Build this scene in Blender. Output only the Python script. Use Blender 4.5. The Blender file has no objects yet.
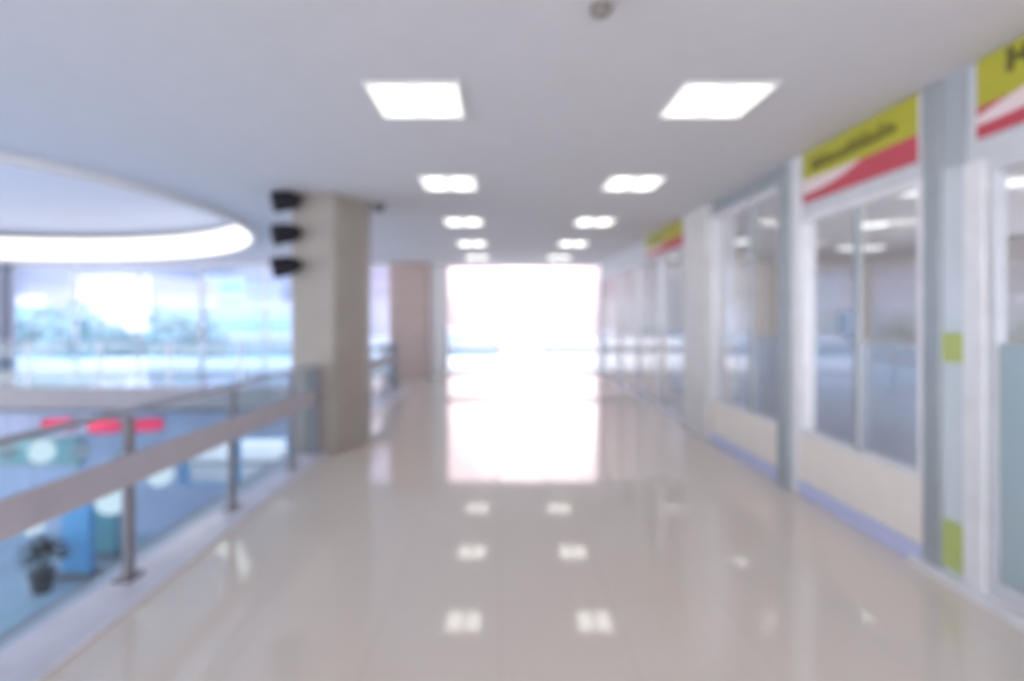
import bpy, bmesh, math, random
from mathutils import Vector, Matrix
random.seed(7)
S = bpy.context.scene
C = S.collection
PI = math.pi
FPX, VX, VY, EYE = 560.0, 500.0, 317.0, 1.54
CEIL = 2.94

def at(x, y, Y):
    return Vector(((x - VX) * Y / FPX, Y, EYE - (y - VY) * Y / FPX))

# ------------------------------------------------------------------ materials
def _new(name):
    m = bpy.data.materials.new(name); m.use_nodes = True
    nt = m.node_tree; nt.nodes.clear()
    out = nt.nodes.new('ShaderNodeOutputMaterial')
    return m, nt, out

def P(name, col, rough=.5, metal=0., ior=1.45, var=.05, scale=6., bump=0.):
    """principled with a faint procedural mottling"""
    m, nt, out = _new(name)
    b = nt.nodes.new('ShaderNodeBsdfPrincipled')
    b.inputs['Roughness'].default_value = rough
    b.inputs['Metallic'].default_value = metal
    b.inputs['IOR'].default_value = ior
    tc = nt.nodes.new('ShaderNodeTexCoord')
    n = nt.nodes.new('ShaderNodeTexNoise'); n.inputs['Scale'].default_value = scale
    n.inputs['Detail'].default_value = 3
    nt.links.new(tc.outputs['Object'], n.inputs['Vector'])
    r = nt.nodes.new('ShaderNodeValToRGB')
    lo = [max(0, c * (1 - var)) for c in col]; hi = [min(1, c * (1 + var)) for c in col]
    r.color_ramp.elements[0].color = (*lo, 1); r.color_ramp.elements[0].position = .3
    r.color_ramp.elements[1].color = (*hi, 1); r.color_ramp.elements[1].position = .7
    nt.links.new(n.outputs['Fac'], r.inputs['Fac'])
    nt.links.new(r.outputs['Color'], b.inputs['Base Color'])
    if bump:
        bp = nt.nodes.new('ShaderNodeBump'); bp.inputs['Strength'].default_value = bump
        nt.links.new(n.outputs['Fac'], bp.inputs['Height'])
        nt.links.new(bp.outputs['Normal'], b.inputs['Normal'])
    nt.links.new(b.outputs[0], out.inputs[0])
    return m

def E(name, col, strength):
    m, nt, out = _new(name)
    e = nt.nodes.new('ShaderNodeEmission')
    e.inputs['Color'].default_value = (*col, 1); e.inputs['Strength'].default_value = strength
    nt.links.new(e.outputs[0], out.inputs[0])
    return m

def G(name, tint=(1, 1, 1), f0=.05, frost=0., frost_col=(.8, .85, .88)):
    """thin clear pane: transparent + mirror by angle, optional frosted film"""
    m, nt, out = _new(name)
    t = nt.nodes.new('ShaderNodeBsdfTransparent'); t.inputs[0].default_value = (*tint, 1)
    g = nt.nodes.new('ShaderNodeBsdfGlossy'); g.inputs['Roughness'].default_value = .02
    lw = nt.nodes.new('ShaderNodeLayerWeight'); lw.inputs['Blend'].default_value = .5
    p = nt.nodes.new('ShaderNodeMath'); p.operation = 'POWER'; p.inputs[1].default_value = 5
    nt.links.new(lw.outputs['Facing'], p.inputs[0])
    ma = nt.nodes.new('ShaderNodeMath'); ma.operation = 'MULTIPLY_ADD'
    ma.inputs[1].default_value = 1 - f0; ma.inputs[2].default_value = f0
    nt.links.new(p.outputs[0], ma.inputs[0])
    base = t.outputs[0]
    if frost:
        d = nt.nodes.new('ShaderNodeBsdfDiffuse'); d.inputs[0].default_value = (*frost_col, 1)
        tr = nt.nodes.new('ShaderNodeBsdfTranslucent'); tr.inputs[0].default_value = (*frost_col, 1)
        a = nt.nodes.new('ShaderNodeMixShader'); a.inputs[0].default_value = .5
        nt.links.new(d.outputs[0], a.inputs[1]); nt.links.new(tr.outputs[0], a.inputs[2])
        b = nt.nodes.new('ShaderNodeMixShader'); b.inputs[0].default_value = frost
        nt.links.new(t.outputs[0], b.inputs[1]); nt.links.new(a.outputs[0], b.inputs[2])
        base = b.outputs[0]
    mx = nt.nodes.new('ShaderNodeMixShader')
    nt.links.new(ma.outputs[0], mx.inputs[0])
    nt.links.new(base, mx.inputs[1]); nt.links.new(g.outputs[0], mx.inputs[2])
    nt.links.new(mx.outputs[0], out.inputs[0])
    return m

def floor_mat():
    m, nt, out = _new('polished_tile')
    b = nt.nodes.new('ShaderNodeBsdfPrincipled')
    b.inputs['Roughness'].default_value = .05; b.inputs['IOR'].default_value = 1.9
    tc = nt.nodes.new('ShaderNodeTexCoord')
    br = nt.nodes.new('ShaderNodeTexBrick'); br.offset = 0
    br.inputs['Scale'].default_value = 1; br.inputs['Brick Width'].default_value = .6
    br.inputs['Row Height'].default_value = .6; br.inputs['Mortar Size'].default_value = .003
    br.inputs['Color1'].default_value = (*FLOOR_A, 1); br.inputs['Color2'].default_value = (*FLOOR_B, 1)
    br.inputs['Mortar'].default_value = (.70, .62, .54, 1)
    nt.links.new(tc.outputs['Object'], br.inputs['Vector'])
    nt.links.new(br.outputs['Color'], b.inputs['Base Color'])
    nt.links.new(b.outputs[0], out.inputs[0])
    return m

FLOOR_A, FLOOR_B = (.80, .715, .625), (.79, .705, .615)
M = dict(
    tile=floor_mat(),
    ceiling=P('ceiling_paint', (.72, .715, .735), .9, var=.015),
    white=P('white_paint', (.82, .82, .83), .55, var=.02),
    dome=P('dome_plaster', (.66, .68, .78), .9, var=.02),
    cream=P('cream_panel', (.86, .79, .72), .45, var=.02),
    column=P('beige_column', (.36, .325, .285), .5, var=.05, scale=3),
    brown=P('brown_panel', (.52, .41, .37), .5, var=.08),  # brown paled so that the haze sits in the colour
    blue_base=P('blue_skirting', (.54, .58, .80), .4, var=.04),
    marble=P('pale_marble', (.68, .68, .75), .2, var=.06, scale=4),
    grey_alu=P('grey_aluminium', (.38, .42, .44), .4, .3),
    alu=P('pale_aluminium', (.78, .78, .80), .35, .1),
    header=P('header_panel', (.62, .64, .67), .4, .1),
    steel=P('brushed_steel', (.38, .41, .47), .35, .4),
    post=P('dark_steel', (.22, .21, .23), .5, .0),
    midrail=P('mauve_grey_rail', (.45, .42, .455), .5, .0),
    black=P('black_plastic', (.012, .010, .018), .7),
    smoke=P('grey_beige_plastic', (.26, .24, .22), .5),
    dome_grey=P('dark_grey_plastic', (.16, .16, .18), .3),
    yellow=P('sign_yellow', (.45, .43, .04), .4, var=.03),
    red=P('sign_red', (.52, .07, .10), .4, var=.04),
    pink=P('sign_pink_white', (.78, .66, .66), .4, var=.03),
    ink=P('dark_lettering', (.15, .14, .03), .5),
    sticker=P('lime_sticker', (.46, .54, .18), .5),
    louver=P('light_frame', (.8, .8, .8), .4),
    fascia=P('grey_fascia', (.36, .34, .35), .6),
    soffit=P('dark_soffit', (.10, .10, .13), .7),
    lowfloor=P('blue_grey_floor', (.44, .58, .70), .15, var=.1, scale=1),
    lowwall=P('blue_lower_wall', (.48, .56, .76), .5, var=.1, scale=1),
    teal=P('teal_panel', (.12, .36, .42), .5),
    sky_blue=P('bright_blue_panel', (.16, .46, .80), .4),
    teal_band=P('pale_teal_fascia', (.25, .52, .55), .5),
    foliage=P('dark_foliage', (.02, .03, .025), .7, var=.4, scale=20),
    pot=P('dark_pot', (.05, .05, .06), .5),
    beige_in=P('shop_beige_wall', (.78, .71, .64), .7),
    desk=P('pale_blue_counter', (.74, .82, .95), .35, var=.04),
    desk_top=P('white_counter_top', (.75, .77, .82), .3),
    dark_in=P('dark_monitor', (.05, .05, .07), .4),
    bld_white=P('pale_lavender_render', (.58, .57, .68), .8),
    bld_blue=P('pale_blue_render', (.38, .45, .58), .7),
    bld_glass=P('teal_window_band', (.18, .36, .44), .3),
    leaf=P('blue_green_leaf', (.22, .38, .40), .8, var=.35, scale=3),
    bark=P('grey_bark', (.2, .18, .16), .9),
    ground=P('pale_paving', (.62, .64, .68), .9, var=.05, scale=.4),
    roofing=P('white_roofing', (.86, .86, .88), .8, var=.02),
    glass=G('clear_glass'),
    glass_shop=G('shop_glass', (.96, .98, 1.0), .12),
    glass_blue=G('blue_tinted_glass', (.85, .90, 1.0), .04),
    glass_rail=G('balustrade_glass', (.84, .92, .95), .05),
    glass_frost=G('frosted_glass', (.8, .88, .9), .07, .75, (.48, .57, .61)),
    glass_strip=G('milky_strip_glass', (.85, .9, .93), .05, .85, (.72, .77, .80)),
    lamp=E('panel_light', (1.0, .985, .95), 1.15),
    lamp_hot=E('panel_tube', (1.0, .99, .97), 2.2),
    strip=E('warm_led_strip', (1.0, .97, .88), 1.5),
    led=E('warm_led_module', (1.0, .97, .86), 1.5),
    globe=E('globe_lamp', (.80, .90, 1.0), .8),
    globe_dim=E('dim_globe_lamp', (.6, .75, .95), .35),
    redsign=E('red_lit_sign', (1.0, .07, .2), .8),
    shop_light=E('shop_downlight', (1.0, .99, .97), 1.5),
)

# ------------------------------------------------------------------ mesh helpers
def box(bm, x0, x1, y0, y1, z0, z1):
    vs = [bm.verts.new((x, y, z)) for z in (z0, z1) for y in (y0, y1) for x in (x0, x1)]
    for f in ((0, 2, 3, 1), (4, 5, 7, 6), (0, 1, 5, 4), (2, 6, 7, 3), (0, 4, 6, 2), (1, 3, 7, 5)):
        bm.faces.new([vs[i] for i in f])

def tube(bm, a, b, r, seg=12, r2=None):
    a, b = Vector(a), Vector(b); r2 = r if r2 is None else r2
    d = (b - a); q = d.to_track_quat('Z', 'Y').to_matrix()
    A = [bm.verts.new(a + q @ Vector((r * math.cos(t), r * math.sin(t), 0))) for t in [2 * PI * i / seg for i in range(seg)]]
    B = [bm.verts.new(b + q @ Vector((r2 * math.cos(t), r2 * math.sin(t), 0))) for t in [2 * PI * i / seg for i in range(seg)]]
    for i in range(seg):
        j = (i + 1) % seg
        bm.faces.new((A[i], A[j], B[j], B[i]))
    bm.faces.new(A[::-1]); bm.faces.new(B)

def lathe(bm, prof, seg=24, o=(0, 0, 0)):
    """prof: (r, z) from bottom to top; closed with end caps"""
    o = Vector(o); rings = []
    for r, z in prof:
        rings.append([bm.verts.new(o + Vector((max(r, 1e-4) * math.cos(2 * PI * i / seg), max(r, 1e-4) * math.sin(2 * PI * i / seg), z))) for i in range(seg)])
    for A, B in zip(rings, rings[1:]):
        for i in range(seg):
            j = (i + 1) % seg
            bm.faces.new((A[i], A[j], B[j], B[i]))
    bm.faces.new(rings[0][::-1]); bm.faces.new(rings[-1])

def prism(bm, poly, lo, hi, axis='z'):
    def mk(u, v, w):
        return (u, v, w) if axis == 'z' else ((w, u, v) if axis == 'x' else (u, w, v))
    A = [bm.verts.new(mk(u, v, lo)) for u, v in poly]
    B = [bm.verts.new(mk(u, v, hi)) for u, v in poly]
    n = len(poly)
    for i in range(n):
        j = (i + 1) % n
        bm.faces.new((A[i], A[j], B[j], B[i]))
    bm.faces.new(A[::-1]); bm.faces.new(B)

def obj(name, bm, mat, parent=None, bevel=0., smooth=False):
    bmesh.ops.recalc_face_normals(bm, faces=bm.faces)
    me = bpy.data.meshes.new(name); bm.to_mesh(me); bm.free()
    me.materials.append(M[mat] if isinstance(mat, str) else mat)
    if smooth:
        for p in me.polygons: p.use_smooth = True
    o = bpy.data.objects.new(name, me); C.objects.link(o)
    if parent: o.parent = parent
    if bevel:
        b = o.modifiers.new('edge', 'BEVEL'); b.width = bevel; b.segments = 2; b.limit_method = 'ANGLE'
    return o

def BX(name, dims, mat, parent=None, bevel=0.):
    bm = bmesh.new(); box(bm, *dims); return obj(name, bm, mat, parent, bevel)

def tag(o, label, cat, group=None):
    o['label'] = label; o['category'] = cat
    if group: o['group'] = group
    return o

def thing(name, label, cat, loc=(0, 0, 0), group=None, rz=0):
    o = bpy.data.objects.new(name, None); C.objects.link(o)
    o.location = loc; o.rotation_euler = (0, 0, rz)
    o.empty_display_size = .1
    return tag(o, label, cat, group)

def struct(o):
    o['kind'] = 'structure'; return o

def sroot(name):
    o = bpy.data.objects.new(name, None); C.objects.link(o); return struct(o)

def dup(root, loc, label, group=None, rz=None):
    r = root.copy(); C.objects.link(r); r.location = loc; r['label'] = label
    if rz is not None: r.rotation_euler = (0, 0, rz)
    if group: r['group'] = group
    for ch in list(root.children):
        c = ch.copy(); C.objects.link(c); c.parent = r
        for g in list(ch.children):
            d = g.copy(); C.objects.link(d); d.parent = c
    return r

# ------------------------------------------------------------------ floors, ceiling
YB, YF = -6.0, 15.0            # back of corridor, facade
XK = -2.24                     # balustrade line
XW = 2.62                      # shopfront line
XL = -19.0
bm = bmesh.new()
box(bm, -2.32, 10.0, YB, YF, -.40, 0)
struct(obj('floor', bm, 'tile'))
bm = bmesh.new()
box(bm, XL, -2.32, 12.0, YF, -.40, 0)
struct(obj('floor_gallery', bm, 'tile'))
struct(BX('trim_1', (XL, -2.34, 11.93, 11.999, -.42, .04), 'fascia', bevel=.01))         # slab fascia of the gallery
struct(BX('trim_2', (-2.42, -2.322, YB, 11.92, -.42, .0), 'fascia', bevel=.01))
struct(BX('ceiling_lower', (XL, -2.42, 12.02, YF, -.50, -.402), 'soffit'))  # near-black colour stands in for the shade under the gallery
struct(BX('floor_lower', (XL, 10, YB, 15.0, -4.4, -4.2), 'lowfloor'))
# kerb under the balustrade
struct(BX('trim_3', (-2.319, -1.93, YB, 6.27, .001, .035), 'marble', bevel=.008))
struct(BX('trim_4', (-2.319, -1.93, 7.27, 12.0, .001, .035), 'marble', bevel=.008))

# ceiling slab with an elliptical opening
EC, EA, EB = Vector((-9.5, 7.2, 0)), 5.8, 5.7
def ell(t, k=0.):
    return Vector((EC.x + (EA + k) * math.cos(t), EC.y + (EB + k) * math.sin(t), 0))
bm = bmesh.new()
N = 96
outer = [bm.verts.new(p) for p in ((XL, YB, CEIL), (10, YB, CEIL), (10, YF + .2, CEIL), (XL, YF + .2, CEIL))]
inner = [bm.verts.new((*ell(2 * PI * i / N)[:2], CEIL)) for i in range(N)]
es = [bm.edges.new((outer[i], outer[(i + 1) % 4])) for i in range(4)] + [bm.edges.new((inner[i], inner[(i + 1) % N])) for i in range(N)]
r = bmesh.ops.triangle_fill(bm, edges=es, use_beauty=True)
fs = [f for f in bm.faces]
# drop any face filled inside the opening
for f in fs[:]:
    c = f.calc_center_median()
    if ((c.x - EC.x) / EA) ** 2 + ((c.y - EC.y) / EB) ** 2 < .96 and all(v in inner for v in f.verts):
        bm.faces.remove(f); fs.remove(f)
ex = bmesh.ops.extrude_face_region(bm, geom=bm.faces[:])
for v in [g for g in ex['geom'] if isinstance(g, bmesh.types.BMVert)]: v.co.z += .14
struct(obj('ceiling', bm, 'ceiling'))
# dome over the opening
bm = bmesh.new()
rings = []
for k in range(9):
    a = k / 8 * PI / 2
    s = math.cos(a); z = 3.36 + .75 * math.sin(a)
    rings.append([bm.verts.new((EC.x + max(s, .002) * (EA + .16) * math.cos(2 * PI * i / N), EC.y + max(s, .002) * (EB + .16) * math.sin(2 * PI * i / N), z)) for i in range(N)])
for A, B in zip(rings, rings[1:]):
    for i in range(N):
        j = (i + 1) % N
        bm.faces.new((A[i], A[j], B[j], B[i]))
bm.faces.new(rings[-1])
o = obj('ceiling_dome', bm, 'dome', smooth=True)
sm = o.modifiers.new('thick', 'SOLIDIFY'); sm.thickness = .06; sm.offset = 1
struct(o)

# oval light ring around the opening
ring = thing('ring_light', 'large oval ring of warm white light around the ceiling opening over the atrium', 'light', (EC.x, EC.y, CEIL))
def band(bm, k0, k1, z0, z1, t0=0, t1=2 * PI, n=N):
    full = abs(t1 - t0 - 2 * PI) < 1e-6
    m = n if full else n + 1
    L = []
    for i in range(m):
        t = t0 + (t1 - t0) * i / n
        a, b = ell(t, k0) - EC, ell(t, k1) - EC
        L.append([bm.verts.new(v) for v in ((a.x, a.y, z0), (b.x, b.y, z0), (b.x, b.y, z1), (a.x, a.y, z1))])
    for i in range(n):
        A, B = L[i], L[(i + 1) % m]
        for k in range(4):
            l = (k + 1) % 4
            bm.faces.new((A[k], B[k], B[l], A[l]))
    if not full:
        bm.faces.new(L[0][::-1]); bm.faces.new(L[-1])
bm = bmesh.new(); band(bm, -.03, .05, -.09, -.001); band(bm, -.03, -.004, -.001, .40)
obj('ring_fascia', bm, 'white', ring)
bm = bmesh.new(); band(bm, -.06, -.032, -.07, .36)
obj('light_strip', bm, 'strip', ring)
for i in range(40):
    t = 2 * PI * (i + .25) / 40
    bm = bmesh.new(); band(bm, -.075, -.061, .0, .26, t, t + 2 * PI * .5 / 40, 4)
    obj('led_module', bm, 'led', ring)

# ------------------------------------------------------------------ walls
bm = bmesh.new()
for z0, z1 in ((-4.2, -3.6), (-.5, 0.), (2.86, 3.3)): box(bm, XL - .2, XL, YB, YF, z0, z1)
for y in (YB, -1., 4., 9., YF - .3): box(bm, XL - .2, XL, y, y + .3, 0, 2.86)  # unseen gaps, also in the lower storey, added to let side daylight in
struct(obj('wall_left', bm, 'white'))
struct(BX('wall_under', (-2.6, -2.44, YB, 14.9, -4.2, -.42), 'lowwall'))
# pieces of the facade between windows
struct(BX('wall_facade_brown', (-2.88, -1.86, 14.55, 15.1, 0, CEIL), 'brown', bevel=.01))
struct(BX('wall_facade_pier', (-1.858, -1.42, 14.75, 15.1, 0, CEIL), 'white', bevel=.01))
struct(BX('wall_facade_column', (-13.6, -13.05, 14.6, 15.1, 0, CEIL), P('grey_pier', (.36, .37, .42), .6), bevel=.01))
struct(BX('wall_facade_far', (XL, -13.602, 14.9, 15.1, 0, CEIL), 'white'))
struct(BX('wall_facade_right', (2.75, 10, 15.0, 15.2, 0, CEIL), 'white'))

# ------------------------------------------------------------------ facade windows
wn = [0]
def facade_window(x0, x1, n, glass, zt=CEIL, zb=0., transoms=(.62, .78), fm='steel', sill=True, y=15.0, fw=.06):
    wn[0] += 1
    w = sroot('window_%d' % wn[0])
    bm = bmesh.new()
    box(bm, x0, x1, y - .06, y + .06, zt - .07, zt - .001)
    box(bm, x0, x1, y - .06, y + .06, zb + .001, zb + .05)
    for x in (x0, x1 - fw): box(bm, x, x + fw, y - .06, y + .06, zb + .05, zt - .07)
    obj('window_frame', bm, fm, w)
    for i in range(1, n):
        x = x0 + (x1 - x0) * i / n
        BX('mullion', (x - fw / 2, x + fw / 2, y - .05, y + .05, zb + .05, zt - .07), fm, w)
    if transoms:
        BX('transom', (x0 + fw, x1 - fw, y - .07, y - .051, transoms[0], transoms[1]), 'steel', w)
    for i in range(n):
        a = x0 + (x1 - x0) * i / n + fw; b = x0 + (x1 - x0) * (i + 1) / n - fw
        BX('pane', (a, b, y - .008, y + .008, zb + .05, zt - .07), glass, w)
    return w
facade_window(-13.04, -8.0, 3, 'glass_blue', fm='alu', fw=.035)
facade_window(-7.99, -2.89, 3, 'glass_blue', fm='alu', fw=.035)
facade_window(-1.41, 2.60, 3, 'glass', fm='alu', transoms=(.60, .74), fw=.035)
facade_window(XL, -2.43, 5, 'glass', fm='alu', transoms=None, y=YB - .08)       # unseen glazed end behind the viewer, added to bring sky light in
facade_window(-2.41, 10., 4, 'glass', fm='alu', transoms=None, y=YB - .08)  # rest of the unseen glazing added for light from behind
struct(BX('wall_back', (XL, 10, YB - .2, YB, -4.2, -.41), 'white'))
# lower storey: wall with two lit windows
bm = bmesh.new()
LW0, LW1, LZ0, LZ1 = -8.5, -5.55, -2.95, -1.65
box(bm, XL, LW0, 14.9, 15.1, -4.2, -.5)
box(bm, LW1, -2.6, 14.9, 15.1, -4.2, -.5)
box(bm, LW0, LW1, 14.9, 15.1, -4.2, LZ0)
box(bm, LW0, LW1, 14.9, 15.1, LZ1, -.5)
struct(obj('wall_lower', bm, 'lowwall'))
facade_window(LW0 + .001, LW1 - .001, 2, 'glass', LZ1, LZ0, (-2.42, -2.30), 'sky_blue', fw=.16)

# ------------------------------------------------------------------ column with floodlights
bm = bmesh.new()
prism(bm, [(-2.37, 6.35), (-1.86, 6.28), (-1.64, 6.75), (-1.64, 7.1), (-1.75, 7.25), (-2.37, 7.25)], .001, CEIL - .001)
struct(obj('column', bm, 'column', bevel=.02))

def floodlight(z, pos, s=1.):
    t = thing('spotlight', 'round black spotlight on the left edge of the beige column, ' + pos, 'spotlight', (-2.33, 6.349, z), 'black spotlights on the column')
    bm = bmesh.new(); box(bm, -.04, .05, -.03, 0, -.05, .05); obj('mounting_plate', bm, 'black', t, .004)
    bm = bmesh.new(); tube(bm, (0, -.03, 0), (-.02, -.12, 0), .02); obj('bracket', bm, 'black', t)
    d = Vector((-.85, -.5, -.22)).normalized()
    c = Vector((-.03, -.19, 0))
    bm = bmesh.new()
    tube(bm, c - d * .16, c - d * .05, .05 * s, 20, .105 * s); tube(bm, c - d * .05, c + d * .13, .105 * s, 20, .115 * s)
    h = obj('housing', bm, 'black', t)
    bm = bmesh.new(); tube(bm, c + d * .131, c + d * .137, .10 * s, 20); obj('lens', bm, 'black', h)
floodlight(2.82, 'topmost of the three')
floodlight(2.46, 'middle of the three')
floodlight(2.10, 'lowest of the three')

t = thing('security_camera', 'small dark grey dome camera on the ceiling beside the beige column', 'camera', (-1.50, 6.95, CEIL))
bm = bmesh.new(); lathe(bm, [(.085, -.03), (.085, -.001)]); obj('base', bm, 'dome_grey', t)
bm = bmesh.new(); lathe(bm, [(0, -.10), (.035, -.094), (.06, -.075), (.07, -.05), (.07, -.031)]); obj('dome', bm, 'dome_grey', t, smooth=True)
t = thing('smoke_detector', 'small beige smoke detector on the ceiling near the top edge of the photo', 'smoke detector', (.455, 2.52, CEIL))
bm = bmesh.new(); lathe(bm, [(.05, -.018), (.05, -.001)]); obj('base', bm, 'smoke', t)
bm = bmesh.new(); lathe(bm, [(.022, -.05), (.036, -.042), (.04, -.019)]); obj('sensor_head', bm, 'smoke', t, smooth=True)

# ------------------------------------------------------------------ ceiling lights
def ceiling_light(loc, label, group):
    t = thing('ceiling_light', label, 'ceiling light', loc, group)
    bm = bmesh.new(); h = .295; w = .022
    box(bm, -h, h, -h, -h + w, -.014, -.001); box(bm, -h, h, h - w, h, -.014, -.001)
    box(bm, -h, -h + w, -h + w, h - w, -.014, -.001); box(bm, h - w, h, -h + w, h - w, -.014, -.001)
    obj('frame', bm, 'louver', t)
    g = h - w
    bm = bmesh.new(); box(bm, -g, g, -g, g, -.006, -.001); obj('diffuser', bm, 'lamp', t)
    for s in (-1, 1):
        bm = bmesh.new(); box(bm, s * .13 - .07, s * .13 + .07, -g + .04, g - .04, -.012, -.0065); obj('tube_cover', bm, 'lamp_hot', t)
    return t
ROWS = [3.62, 5.85, 8.22, 10.65, 13.1]
ORD = ['nearest', 'second', 'third', 'fourth', 'farthest']
first = None
for xx, side in ((-.53, 'left'), (1.385, 'right')):
    for k, y in enumerate(ROWS):
        lab = 'square recessed ceiling light, %s one from the camera in the %s row' % (ORD[k], side)
        if first is None:
            first = ceiling_light((xx, y, CEIL), lab, 'ceiling lights over the walkway')
        else:
            dup(first, (xx, y, CEIL), lab)

# ------------------------------------------------------------------ balustrades
def balustrade(label, pts_posts, p0, p1, top=1.0, mid=True, nmat='glass_rail', mid_z=(.60, .80), post_mat='post'):
    """straight run from p0 to p1 (world xy); posts at parameters along it"""
    p0, p1 = Vector((*p0, 0)), Vector((*p1, 0)); d = (p1 - p0); L = d.length
    pm = post_mat
    t = thing('balustrade', label, 'railing', p0, 'glass balustrades along the atrium', math.atan2(d.y, d.x))
    bm = bmesh.new(); tube(bm, (0, 0, top), (L, 0, top), .02, 14); obj('handrail', bm, 'steel', t, smooth=False)
    if mid:
        BX('mid_rail', (0, L, -.045, -.021, *mid_z), 'midrail', t, .006)
    for s in pts_posts:
        bm = bmesh.new(); hw = .07 if (s == pts_posts[-1] and mid) else .02
        box(bm, s - .03, s + .03, -hw, hw, .037, top - .03)
        p = obj('post', bm, pm, t, .004)
        bm = bmesh.new(); box(bm, s - .07, s + .07, -.05, .05, .036, .05); obj('base_plate', bm, pm, p)
    for a, b in zip(pts_posts, pts_posts[1:]):
        BX('glass_panel', (a + .045, b - .045, -.006, .006, .10, top - .05), nmat, t)
    return t
balustrade('glass balustrade with steel handrail beside the near walkway, ending at the beige column',
           [.88 + i * 1.175 for i in range(5)] + [6.17], (XK, .0), (XK + .19, 6.24 + .0), mid_z=(.58, .76))
balustrade('glass balustrade continuing along the walkway behind the beige column',
           [.1, 1.2, 2.3, 3.4, 4.45], (XK, 7.35), (XK, 11.9))
balustrade('glass balustrade along the far gallery across the atrium under the wide windows',
           [.1 + 1.52 * i for i in range(11)], (-2.45, 12.06), (-18.0, 12.06), top=1.02, mid=False, post_mat='louver')

# ------------------------------------------------------------------ right-hand shopfronts
HD = CEIL - .001
struct(BX('wall_right_header', (XW + .01, XW + .16, 2.14, 4.89, 2.40, HD), 'header', bevel=.004))
struct(BX('wall_right_header_far', (XW + .01, XW + .16, 7.805, 14.9, 2.50, HD), 'header', bevel=.004))
struct(BX('wall_right_header_middle', (XW + .01, XW + .16, 5.19, 6.93, 2.78, HD), 'grey_alu', bevel=.004))
struct(BX('column_white', (XW - .07, XW + .3, 6.93, 7.80, .001, HD), P('warm_white_paint', (.70, .68, .67), .5), bevel=.015))
struct(BX('trim_5', (XW - .03, XW + .14, 4.89, 4.99, .001, HD), 'alu', bevel=.01))
struct(BX('trim_6', (XW - .06, XW + .16, 4.992, 5.18, .001, HD), 'grey_alu', bevel=.01))
struct(BX('trim_7', (XW - .02, XW + .009, 3.31, 3.45, .001, HD), 'grey_alu', bevel=.01))
struct(BX('trim_8', (XW - .02, XW + .009, 3.015, 3.15, .001, 2.399), 'alu', bevel=.01))
struct(BX('trim_9', (XW - .06, XW + .009, 1.0, 3.52, .001, .05), 'alu', bevel=.008))   # pale threshold strip
def shop_bay(y0, y1, mull, zs, zt, mm='alu', base='blue_base', nbase=True):
    """dado panel + glazing"""
    wn[0] += 1
    w = sroot('window_%d' % wn[0])
    f = .045
    BX('dado_panel', (XW, XW + .10, y0 + .001, y1 - .001, .12, zs), 'cream', w, .004)
    bm = bmesh.new()
    box(bm, XW - .01, XW + .065, y0 + .001, y1 - .001, zt - f, zt - .001)
    box(bm, XW - .01, XW + .065, y0 + .001, y1 - .001, zs + .001, zs + .04)
    box(bm, XW - .01, XW + .065, y0 + .001, y0 + f, zs + .04, zt - f)
    box(bm, XW - .01, XW + .065, y1 - f, y1 - .001, zs + .04, zt - f)
    obj('window_frame', bm, 'alu', w, .003)
    eds = [y0 + f] + [m for m in mull for _ in (0, 1)] + [y1 - f]
    for m in mull:
        BX('mullion', (XW - .005, XW + .03, m - .028, m + .028, zs + .04, zt - f), mm, w, .003)
    ys = [y0 + f - .0] + list(mull) + [y1 - f]
    for i in range(len(ys) - 1):
        a = ys[i] + (.041 if i else .001); b = ys[i + 1] - (.041 if i < len(ys) - 2 else .001)
        BX('pane', (XW + .045, XW + .053, a, b, zs + .041, zt - f - .001), 'glass_shop', w)
    if nbase:
        struct(BX('baseboard_right', (XW - .02, XW + .10, y0 + .001, y1 - .001, .001, .119), base, None, .006))
shop_bay(3.46, 4.888, [4.12], .53, 2.398, 'grey_alu')
shop_bay(5.182, 6.928, [5.86], .51, 2.778, 'grey_alu')
# far bay reaches the floor
wn[0] += 1
w = sroot('window_%d' % wn[0])
bm = bmesh.new()
for y in (7.81, 9.2, 10.7, 12.4, 14.8): box(bm, XW, XW + .1, y, y + .07, .05, 2.498)
box(bm, XW, XW + .1, 7.81, 14.9, .001, .049)
obj('window_frame', bm, 'alu', w)
for a, b in ((7.9, 9.18), (9.29, 10.68), (10.79, 12.38), (12.49, 14.78)):
    BX('pane', (XW + .04, XW + .048, a, b, .05, 2.498), 'glass_shop', w)
# narrow glazed strip between the posts
wn[0] += 1
w = sroot('window_%d' % wn[0])
BX('pane', (XW - .005, XW + .005, 3.152, 3.308, .051, HD), 'glass_strip', w)
wn[0] += 0
for z0, z1, lab in ((1.28, 1.45, 'lime green sticker at eye height on the narrow glass strip'),
                    (.08, .36, 'lime green sticker near the floor on the narrow glass strip')):
    tag(BX('sticker', (XW - .0095, XW - .0055, 3.155, 3.305, z0, z1), 'sticker'), lab, 'sticker', 'lime stickers on glass')
# glazed door at the right edge
d = sroot('door_1')
bm = bmesh.new()
box(bm, XW, XW + .06, 2.96, 3.01, .06, 2.398); box(bm, XW, XW + .06, 2.12, 2.2, .06, 2.398)
box(bm, XW, XW + .06, 2.2, 2.96, 2.32, 2.398); box(bm, XW, XW + .06, 2.2, 2.96, .06, .15)
obj('door_frame', bm, 'header', d, .003)
BX('frosted_pane', (XW + .025, XW + .035, 2.2, 2.96, .15, 1.40), 'glass_frost', d)
BX('clear_pane', (XW + .025, XW + .035, 2.2, 2.96, 1.401, 2.32), 'glass_shop', d)
struct(BX('wall_right_near', (XW + .01, XW + .16, .4, 2.118, .001, HD), 'header'))

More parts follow.
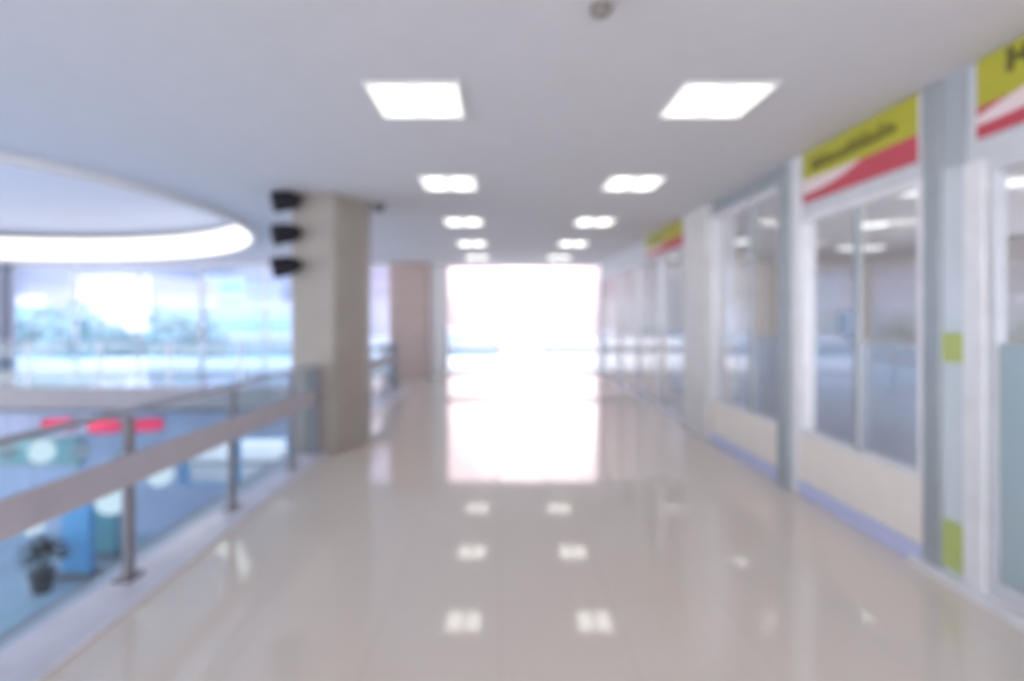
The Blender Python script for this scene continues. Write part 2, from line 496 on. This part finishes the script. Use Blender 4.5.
# fascia signs: yellow board, red foot, pink white swoosh, dark strokes
def sign(y0, y1, z0, z1, label, strokes, split=.40, sw=.6, lift=(.46, -.05, .25)):
    L = y1 - y0; H = z1 - z0
    t = thing('shop_sign', label, 'sign', (XW + .009, y1, z0), 'yellow and red shop signs')
    def yy(u): return -u * L            # u = 0 at the far (left in view) end
    BX('sign_board', (-.045, 0, -L, 0, 0, H), 'white', t, .004)
    BX('yellow_field', (-.049, -.0455, -L, 0, H * split, H), 'yellow', t)
    BX('red_band', (-.049, -.0455, -L, 0, .0, H * split - .001), 'red', t)
    if sw:
        n = 16; top = []; bot = []
        for i in range(n + 1):
            u = sw * i / n; q = i / n
            top.append((yy(u), H * (lift[0] + lift[1] * math.sin(q * PI * .5))))
            bot.append((yy(u), H * (.17 + lift[2] * q ** 2.6)))
        bot = [(a, min(b, tp[1] - .002)) for (a, b), tp in zip(bot, top)]
        bm = bmesh.new(); prism(bm, top + bot[::-1], -.053, -.0495, 'x'); obj('swoosh', bm, 'pink', t)
    bm = bmesh.new()
    for (u, v, wd, hh) in strokes:
        box(bm, -.053, -.0495, yy(u + wd), yy(u), H * v, H * (v + hh))
    obj('lettering', bm, 'ink', t, .001)
    return t
sg = []
u = .10
rr = random.Random(3)
while u < .84:
    wd = rr.uniform(.035, .055); hh = rr.choice([.17, .17, .25])
    sg.append((u, .58 + .02 * u, .018, hh)); sg.append((u + .01, .58 + .02 * u, wd + .012, .07)); sg.append((u + wd - .014, .58 + .02 * u, .018, hh * .8))
    u += wd + .02
sign(3.46, 4.77, 2.50, 2.925, 'yellow shop sign with dark lettering and red band above the two pane window', sg)
sign(2.14, 3.03, 2.50, 2.925, 'yellow shop sign with red band and pale swoosh above the door at the right edge',
     [(.20, .66, .05, .30), (.235, .76, .09, .09), (.30, .72, .05, .2), (.33, .66, .09, .08), (.40, .67, .05, .27)], sw=1., lift=(.28, .30, .41))
sign(7.9, 9.9, 2.56, 2.925, 'far yellow and red shop sign beyond the cream pillar', [(.2, .62, .3, .12)])

# shop interior
struct(BX('wall_shop_back', (9.0, 9.15, 9.2, 14.98, .001, HD), 'beige_in'))
struct(BX('wall_shop_end', (2.79, 8.99, 14.3, 14.45, .001, HD), 'beige_in'))
def counter(y0, y1, label, x0=3.7, h=1.28):
    t = thing('service_counter', label, 'counter', (x0, y0, 0.001), 'pale blue counters inside the shop')
    L = y1 - y0
    BX('counter_body', (0, .5, 0.03, L - .03, .08, h - .04), 'desk', t, .01)
    BX('plinth', (.05, .45, .06, L - .06, 0, .079), 'grey_alu', t)
    BX('counter_top', (-.05, .55, 0, L, h - .039, h), 'desk_top', t, .01)
counter(4.3, 6.6, 'pale blue service counter behind the two pane shop window')
counter(7.0, 9.4, 'pale blue service counter behind the grey mullioned shop window')
counter(9.8, 12.2, 'pale blue service counter deep in the shop beyond the cream pillar')
t = thing('computer_monitor', 'dark computer monitor on the pale blue counter behind the two pane window', 'monitor', (3.95, 6.3, 1.2815), rz=.5)
BX('screen', (-.22, .22, -.02, .02, .06, .32), 'dark_in', t, .006)
BX('stand', (-.03, .03, -.015, .015, .012, .06), 'dark_in', t)
BX('foot', (-.1, .1, -.07, .07, 0, .0115), 'dark_in', t)
def downlight(loc, label):
    t = thing('downlight', label, 'ceiling light', loc, 'round lights inside the shop')
    bm = bmesh.new(); lathe(bm, [(.21, -.03), (.22, -.02), (.22, -.001)]); obj('rim', bm, 'louver', t)
    bm = bmesh.new(); lathe(bm, [(.0, -.05), (.12, -.047), (.19, -.034), (.2, -.0305)]); obj('diffuser', bm, 'shop_light', t, smooth=True)
    return t
dl = None
for (x, y), lab in (((4.53, 6.16), 'round ceiling light inside the shop, nearest behind the two pane window'),
                    ((5.55, 8.35), 'round ceiling light inside the shop, middle one behind the two pane window'),
                    ((7.4, 11.1), 'round ceiling light inside the shop, deepest behind the two pane window'),
                    ((6.95, 11.2), 'round ceiling light deep in the shop, just left of the deepest one'),
                    ((5.2, 5.75), 'round ceiling light inside the shop seen through the frosted door'),
                    ((4.2, 2.6), 'unseen round light added inside the shop behind the wall right of the door'),  # out of view, added to brighten the shop interior
                    ((4.4, 10.2), 'round ceiling light inside the shop behind the grey mullioned window')):
    if dl is None: dl = downlight((x, y, CEIL), lab)
    else: dup(dl, (x, y, CEIL), lab)

# ------------------------------------------------------------------ atrium below: lit signs, lamps, panels
for (px, py, Y, L, lab) in ((59, 425, 12.35, .60, 'glowing red sign hanging below the far gallery, leftmost of three'),
                            (105, 427, 12.35, .60, 'glowing red sign hanging below the far gallery, middle of three'),
                            (148, 425, 12.35, .58, 'glowing red sign hanging below the far gallery, rightmost of three')):
    c = at(px, py, Y)
    t = thing('hanging_sign', lab, 'sign', (c.x, c.y, c.z), 'red lit signs below the gallery', .45)
    BX('sign_case', (-L / 2 - .02, L / 2 + .02, .0, .08, -.15, .15), 'soffit', t, .01)
    bm = bmesh.new()
    n = 24; poly = [(L / 2 * (abs(math.cos(2 * PI * i / n)) ** .5) * (1 if math.cos(2 * PI * i / n) > 0 else -1), .13 * (abs(math.sin(2 * PI * i / n)) ** .5) * (1 if math.sin(2 * PI * i / n) > 0 else -1)) for i in range(n)]
    prism(bm, poly, -.02, -.001, 'y'); obj('lit_face', bm, 'redsign', t)
    for s in (-1, 1):
        bm = bmesh.new(); tube(bm, (s * L * .3, .04, .15), (s * L * .3, .04, -.502 - c.z), .012, 8); obj('hanger', bm, 'steel', t)

def globe(px, py, Y, r, mat, label):
    c = at(px, py, Y)
    t = thing('pendant_lamp', label, 'lamp', (c.x, Y, -.502), 'round white lamps in the lower storey')
    dz = c.z + .502
    bm = bmesh.new(); lathe(bm, [(.05, -.04), (.06, 0)], 16); obj('canopy', bm, 'white', t)
    bm = bmesh.new(); tube(bm, (0, 0, -.04), (0, 0, dz + r), .008, 8); obj('cord', bm, 'post', t)
    bm = bmesh.new(); bmesh.ops.create_uvsphere(bm, u_segments=24, v_segments=14, radius=r, matrix=Matrix.Translation((0, 0, dz))); obj('globe', bm, mat, t, smooth=True)
globe(42, 452, 13.0, .26, 'globe', 'white globe lamp nearest the left edge, below the leftmost red sign')
globe(8, 452, 13.0, .18, 'globe_dim', 'dim globe lamp cut by the left edge of the photo')
globe(80, 451, 13.4, .20, 'globe_dim', 'dim globe lamp between the leftmost and middle red signs')
globe(123, 458, 13.4, .20, 'globe_dim', 'dim globe lamp below the rightmost red sign')
globe(112, 500, 12.9, .33, 'globe', 'largest white globe lamp, low above the teal panel')
globe(160, 474, 13.2, .28, 'globe', 'white globe lamp between the two near railing posts')
globe(33, 525, 13.6, .24, 'globe', 'lowest white globe lamp, above the dark potted plant')

def panel(px0, px1, pyt, Y, mat, label, pyb=None):
    a = at(px0, pyt, Y); b = at(px1, pyt, Y)
    t = thing('display_panel', label, 'panel', ((a.x + b.x) / 2, Y, -4.2), 'tall display panels on the lower floor')
    h = a.z + 4.2; w = (b.x - a.x) / 2
    BX('panel_face', (-w, w, -.09, .09, .10, h), mat, t, .02)
    BX('foot', (-w - .08, w + .08, -.22, .22, .001, .099), 'post', t, .01)
panel(64, 92, 480, 12.4, 'sky_blue', 'tall bright blue display panel standing on the lower floor')
panel(95, 118, 505, 13.4, 'teal', 'tall dark teal display panel standing right of the bright blue one')
# lower shop fascia
a = at(-20, 440, 14.6); b = at(75, 468, 14.6)
t = thing('fascia_board', 'pale teal shop fascia board on the lower wall at the left edge', 'fascia', (a.x, 14.89, b.z))
BX('board', (0, b.x - a.x, -.12, -.001, 0, a.z - b.z), 'teal_band', t, .02)
BX('rail', (0, b.x - a.x, -.16, -.121, .0, .06), 'steel', t)
# potted plant on the lower floor
c = at(42, 545, 11.7)
t = thing('potted_plant', 'dark bushy potted plant on the lower floor left of the blue panel', 'plant', (c.x, 11.7, -4.199))
bm = bmesh.new(); lathe(bm, [(.16, 0), (.24, .42), (.26, .45), (.22, .45)]); obj('pot', bm, 'pot', t)
bm = bmesh.new()
rr = random.Random(5)
for i in range(240):
    th = rr.uniform(0, 2 * PI); ph = rr.uniform(-.3, 1.4); rad = rr.uniform(.15, .42)
    p = Vector((rad * math.cos(ph) * math.cos(th), rad * math.cos(ph) * math.sin(th), .72 + rad * math.sin(ph)))
    dd = Vector((rr.uniform(-1, 1), rr.uniform(-1, 1), rr.uniform(-.6, .8))).normalized() * .12
    sd = dd.cross(Vector((rr.uniform(-1, 1), rr.uniform(-1, 1), 1))).normalized() * .045
    vs = [bm.verts.new(p), bm.verts.new(p + dd * .5 + sd), bm.verts.new(p + dd), bm.verts.new(p + dd * .5 - sd)]
    bm.faces.new(vs)
tube(bm, (0, 0, .44), (0, 0, .8), .03, 8)
obj('foliage', bm, 'foliage', t)

# ------------------------------------------------------------------ outside
struct(BX('ground', (-90, 90, 15.25, 160, -4.6, -4.4), 'ground'))
struct(BX('roof_canopy', (-19, 6, 15.25, 22, -.35, -.06), 'roofing', bevel=.02))
struct(BX('roof', (XL - .3, 10.2, YB - .3, 15.3, 4.4, 4.6), 'white'))  # unseen slab added to shield the rooms from the sun
struct(BX('wall_upper_front', (XL - .3, 10.2, 15.15, 15.3, CEIL + .15, 4.399), 'white'))
struct(BX('wall_upper_back', (XL - .3, 10.2, YB - .3, YB - .15, CEIL + .15, 4.399), 'white'))
struct(BX('wall_upper_left', (XL - .3, XL - .15, YB - .14, 15.14, 3.301, 4.399), 'white'))
bm = bmesh.new()
box(bm, 10.01, 10.2, YB - .14, 15.14, -4.2, .3); box(bm, 10.01, 10.2, YB - .14, 15.14, 2.8, 4.399)
for y in (YB - .14, -2.5, 1.2, 4.9, 8.6): box(bm, 10.01, 10.2, y, y + .3, .3, 2.8)  # unseen openings between these posts, added to daylight the shop
box(bm, 10.01, 10.2, 9.2, 15.14, .3, 2.8)
struct(obj('wall_right_outer', bm, 'white'))

def building(px0, px1, pyt, Y, mat, label, depth=10, floors=4, wmat='bld_glass', ncol=6, z0=-4.4):
    a = at(px0, pyt, Y); b = at(px1, pyt, Y); W = b.x - a.x; H = a.z - z0
    t = thing('building', label, 'building', (a.x, Y, z0), 'buildings seen through the windows')
    BX('walls', (0, W, 0, depth, 0, H - .3), mat, t)
    BX('roof', (-.2, W + .2, -.2, depth + .2, H - .299, H), mat, t)
    for f in range(floors):
        zf = (f + .25) / floors * (H - .4)
        BX('window_band', (W * .06, W * .94, -.06, -.001, zf, zf + (H - .4) / floors * .5), wmat, t)
building(76, 150, 276, 42, 'bld_white', 'pale lavender apartment block seen through the atrium windows', floors=5, wmat='bld_white')
building(150, 300, 305, 34, 'bld_blue', 'low blue building with teal window bands seen through the atrium windows', floors=4)
building(-20, 44, 296, 48, 'bld_white', 'distant pale building at the left end of the atrium windows', floors=4)
building(205, 245, 276, 60, 'bld_blue', 'distant narrow blue tower rising behind the low blue building', floors=6)
building(440, 500, 330, 60, 'bld_white', 'low pale building beyond the end window of the walkway', floors=3)

def tree(px, pyt, Y, r, label):
    c = at(px, pyt, Y); top = c.z
    t = thing('tree', label, 'tree', (c.x, Y, -4.4), 'trees seen through the windows')
    H = top + 4.4
    bm = bmesh.new(); tube(bm, (0, 0, 0), (0, 0, H - r), .22, 10, .12)
    for k in range(4):
        th = k * PI / 2 + .4
        tube(bm, (0, 0, H - r * 1.9), (r * .6 * math.cos(th), r * .6 * math.sin(th), H - r), .1, 6, .04)
    obj('trunk', bm, 'bark', t)
    rr = random.Random(int(px)); bm = bmesh.new()
    for i in range(900):
        th = rr.uniform(0, 2 * PI); z = rr.uniform(-1, 1); rad = r * (rr.uniform(.4, 1) ** .5) * (1 + .15 * math.sin(3 * th + 2 * z))
        s = math.sqrt(1 - z * z)
        p = Vector((rad * s * math.cos(th), rad * s * math.sin(th), H - r + rad * z * .95))
        dd = Vector((rr.uniform(-1, 1), rr.uniform(-1, 1), rr.uniform(-1, .6))).normalized() * r * .22
        sd = dd.cross(Vector((rr.uniform(-1, 1), 1, rr.uniform(-1, 1)))).normalized() * r * .09
        vs = [bm.verts.new(p), bm.verts.new(p + dd * .5 + sd), bm.verts.new(p + dd), bm.verts.new(p + dd * .5 - sd)]
        bm.faces.new(vs)
    obj('crown', bm, 'leaf', t)
tree(60, 303, 28, 2.2, 'blue green tree left of the lavender apartment block')
tree(106, 322, 23, 1.4, 'lower blue green tree in front of the lavender apartment block')
tree(182, 309, 29, 1.8, 'blue green tree in front of the low blue building')

# ------------------------------------------------------------------ light: sky and sun
w = bpy.data.worlds.new('sky'); S.world = w; w.use_nodes = True
nt = w.node_tree; nt.nodes.clear()
out = nt.nodes.new('ShaderNodeOutputWorld'); bg = nt.nodes.new('ShaderNodeBackground')
tc = nt.nodes.new('ShaderNodeTexCoord')
dot = nt.nodes.new('ShaderNodeVectorMath'); dot.operation = 'DOT_PRODUCT'
v = Vector((.06, 1, .19)).normalized(); dot.inputs[1].default_value = v
nt.links.new(tc.outputs['Generated'], dot.inputs[0])
rp = nt.nodes.new('ShaderNodeValToRGB'); cr = rp.color_ramp
cr.elements[0].position = .0; cr.elements[0].color = (2.5, 2.5, 2.72, 1)
cr.elements[1].position = 1.0; cr.elements[1].color = (3.4, 3.0, 3.15, 1)
e = cr.elements.new(.4); e.color = (.32, .37, .50, 1)
e = cr.elements.new(.93); e.color = (.32, .37, .50, 1)
e = cr.elements.new(.976); e.color = (.80, .60, .69, 1)
e = cr.elements.new(.993); e.color = (2.0, 1.6, 1.75, 1)
nt.links.new(dot.outputs['Value'], rp.inputs['Fac'])
# soft clouds
nz = nt.nodes.new('ShaderNodeTexNoise'); nz.inputs['Scale'].default_value = 5; nz.inputs['Detail'].default_value = 4
nt.links.new(tc.outputs['Generated'], nz.inputs['Vector'])
mr = nt.nodes.new('ShaderNodeMapRange'); mr.inputs[1].default_value = .45; mr.inputs[2].default_value = .65
nt.links.new(nz.outputs['Fac'], mr.inputs[0])
mx = nt.nodes.new('ShaderNodeMix'); mx.data_type = 'RGBA'; mx.blend_type = 'ADD'
mx.inputs[7].default_value = (.36, .32, .3, 1)
nt.links.new(mr.outputs[0], mx.inputs[0]); nt.links.new(rp.outputs['Color'], mx.inputs[6])
nt.links.new(mx.outputs[2], bg.inputs['Color'])
bg.inputs['Strength'].default_value = 1.15
nt.links.new(bg.outputs[0], out.inputs[0])
sun = bpy.data.lights.new('sun', 'SUN'); sun.energy = 1.2; sun.angle = .03; sun.color = (1, .96, .92)
so = bpy.data.objects.new('sun', sun); C.objects.link(so)
so.rotation_euler = (math.radians(48), 0, math.radians(-25))

# ------------------------------------------------------------------ camera
cd = bpy.data.cameras.new('camera'); co = bpy.data.objects.new('camera', cd); C.objects.link(co)
co.location = (0, 0, EYE); co.rotation_euler = (PI / 2, 0, 0)
cd.sensor_width = 36; cd.sensor_fit = 'HORIZONTAL'; cd.lens = 36 * FPX / 1024
cd.shift_x = 12 / 1024; cd.shift_y = -23.5 / 1024
cd.clip_start = .02; cd.clip_end = 500
cd.dof.use_dof = True; cd.dof.focus_distance = .5; cd.dof.aperture_fstop = 1.85
S.camera = co
vs = S.view_settings
S.display_settings.display_device = 'sRGB'
vs.view_transform = 'Standard'; vs.look = 'None'; vs.gamma = 1; vs.use_curve_mapping = False
vs.exposure = 0.53
cy = S.cycles
cy.max_bounces = 12; cy.diffuse_bounces = 6; cy.glossy_bounces = 6; cy.transparent_max_bounces = 24; cy.transmission_bounces = 6
cy.use_denoising = True
cy.sample_clamp_indirect = 6
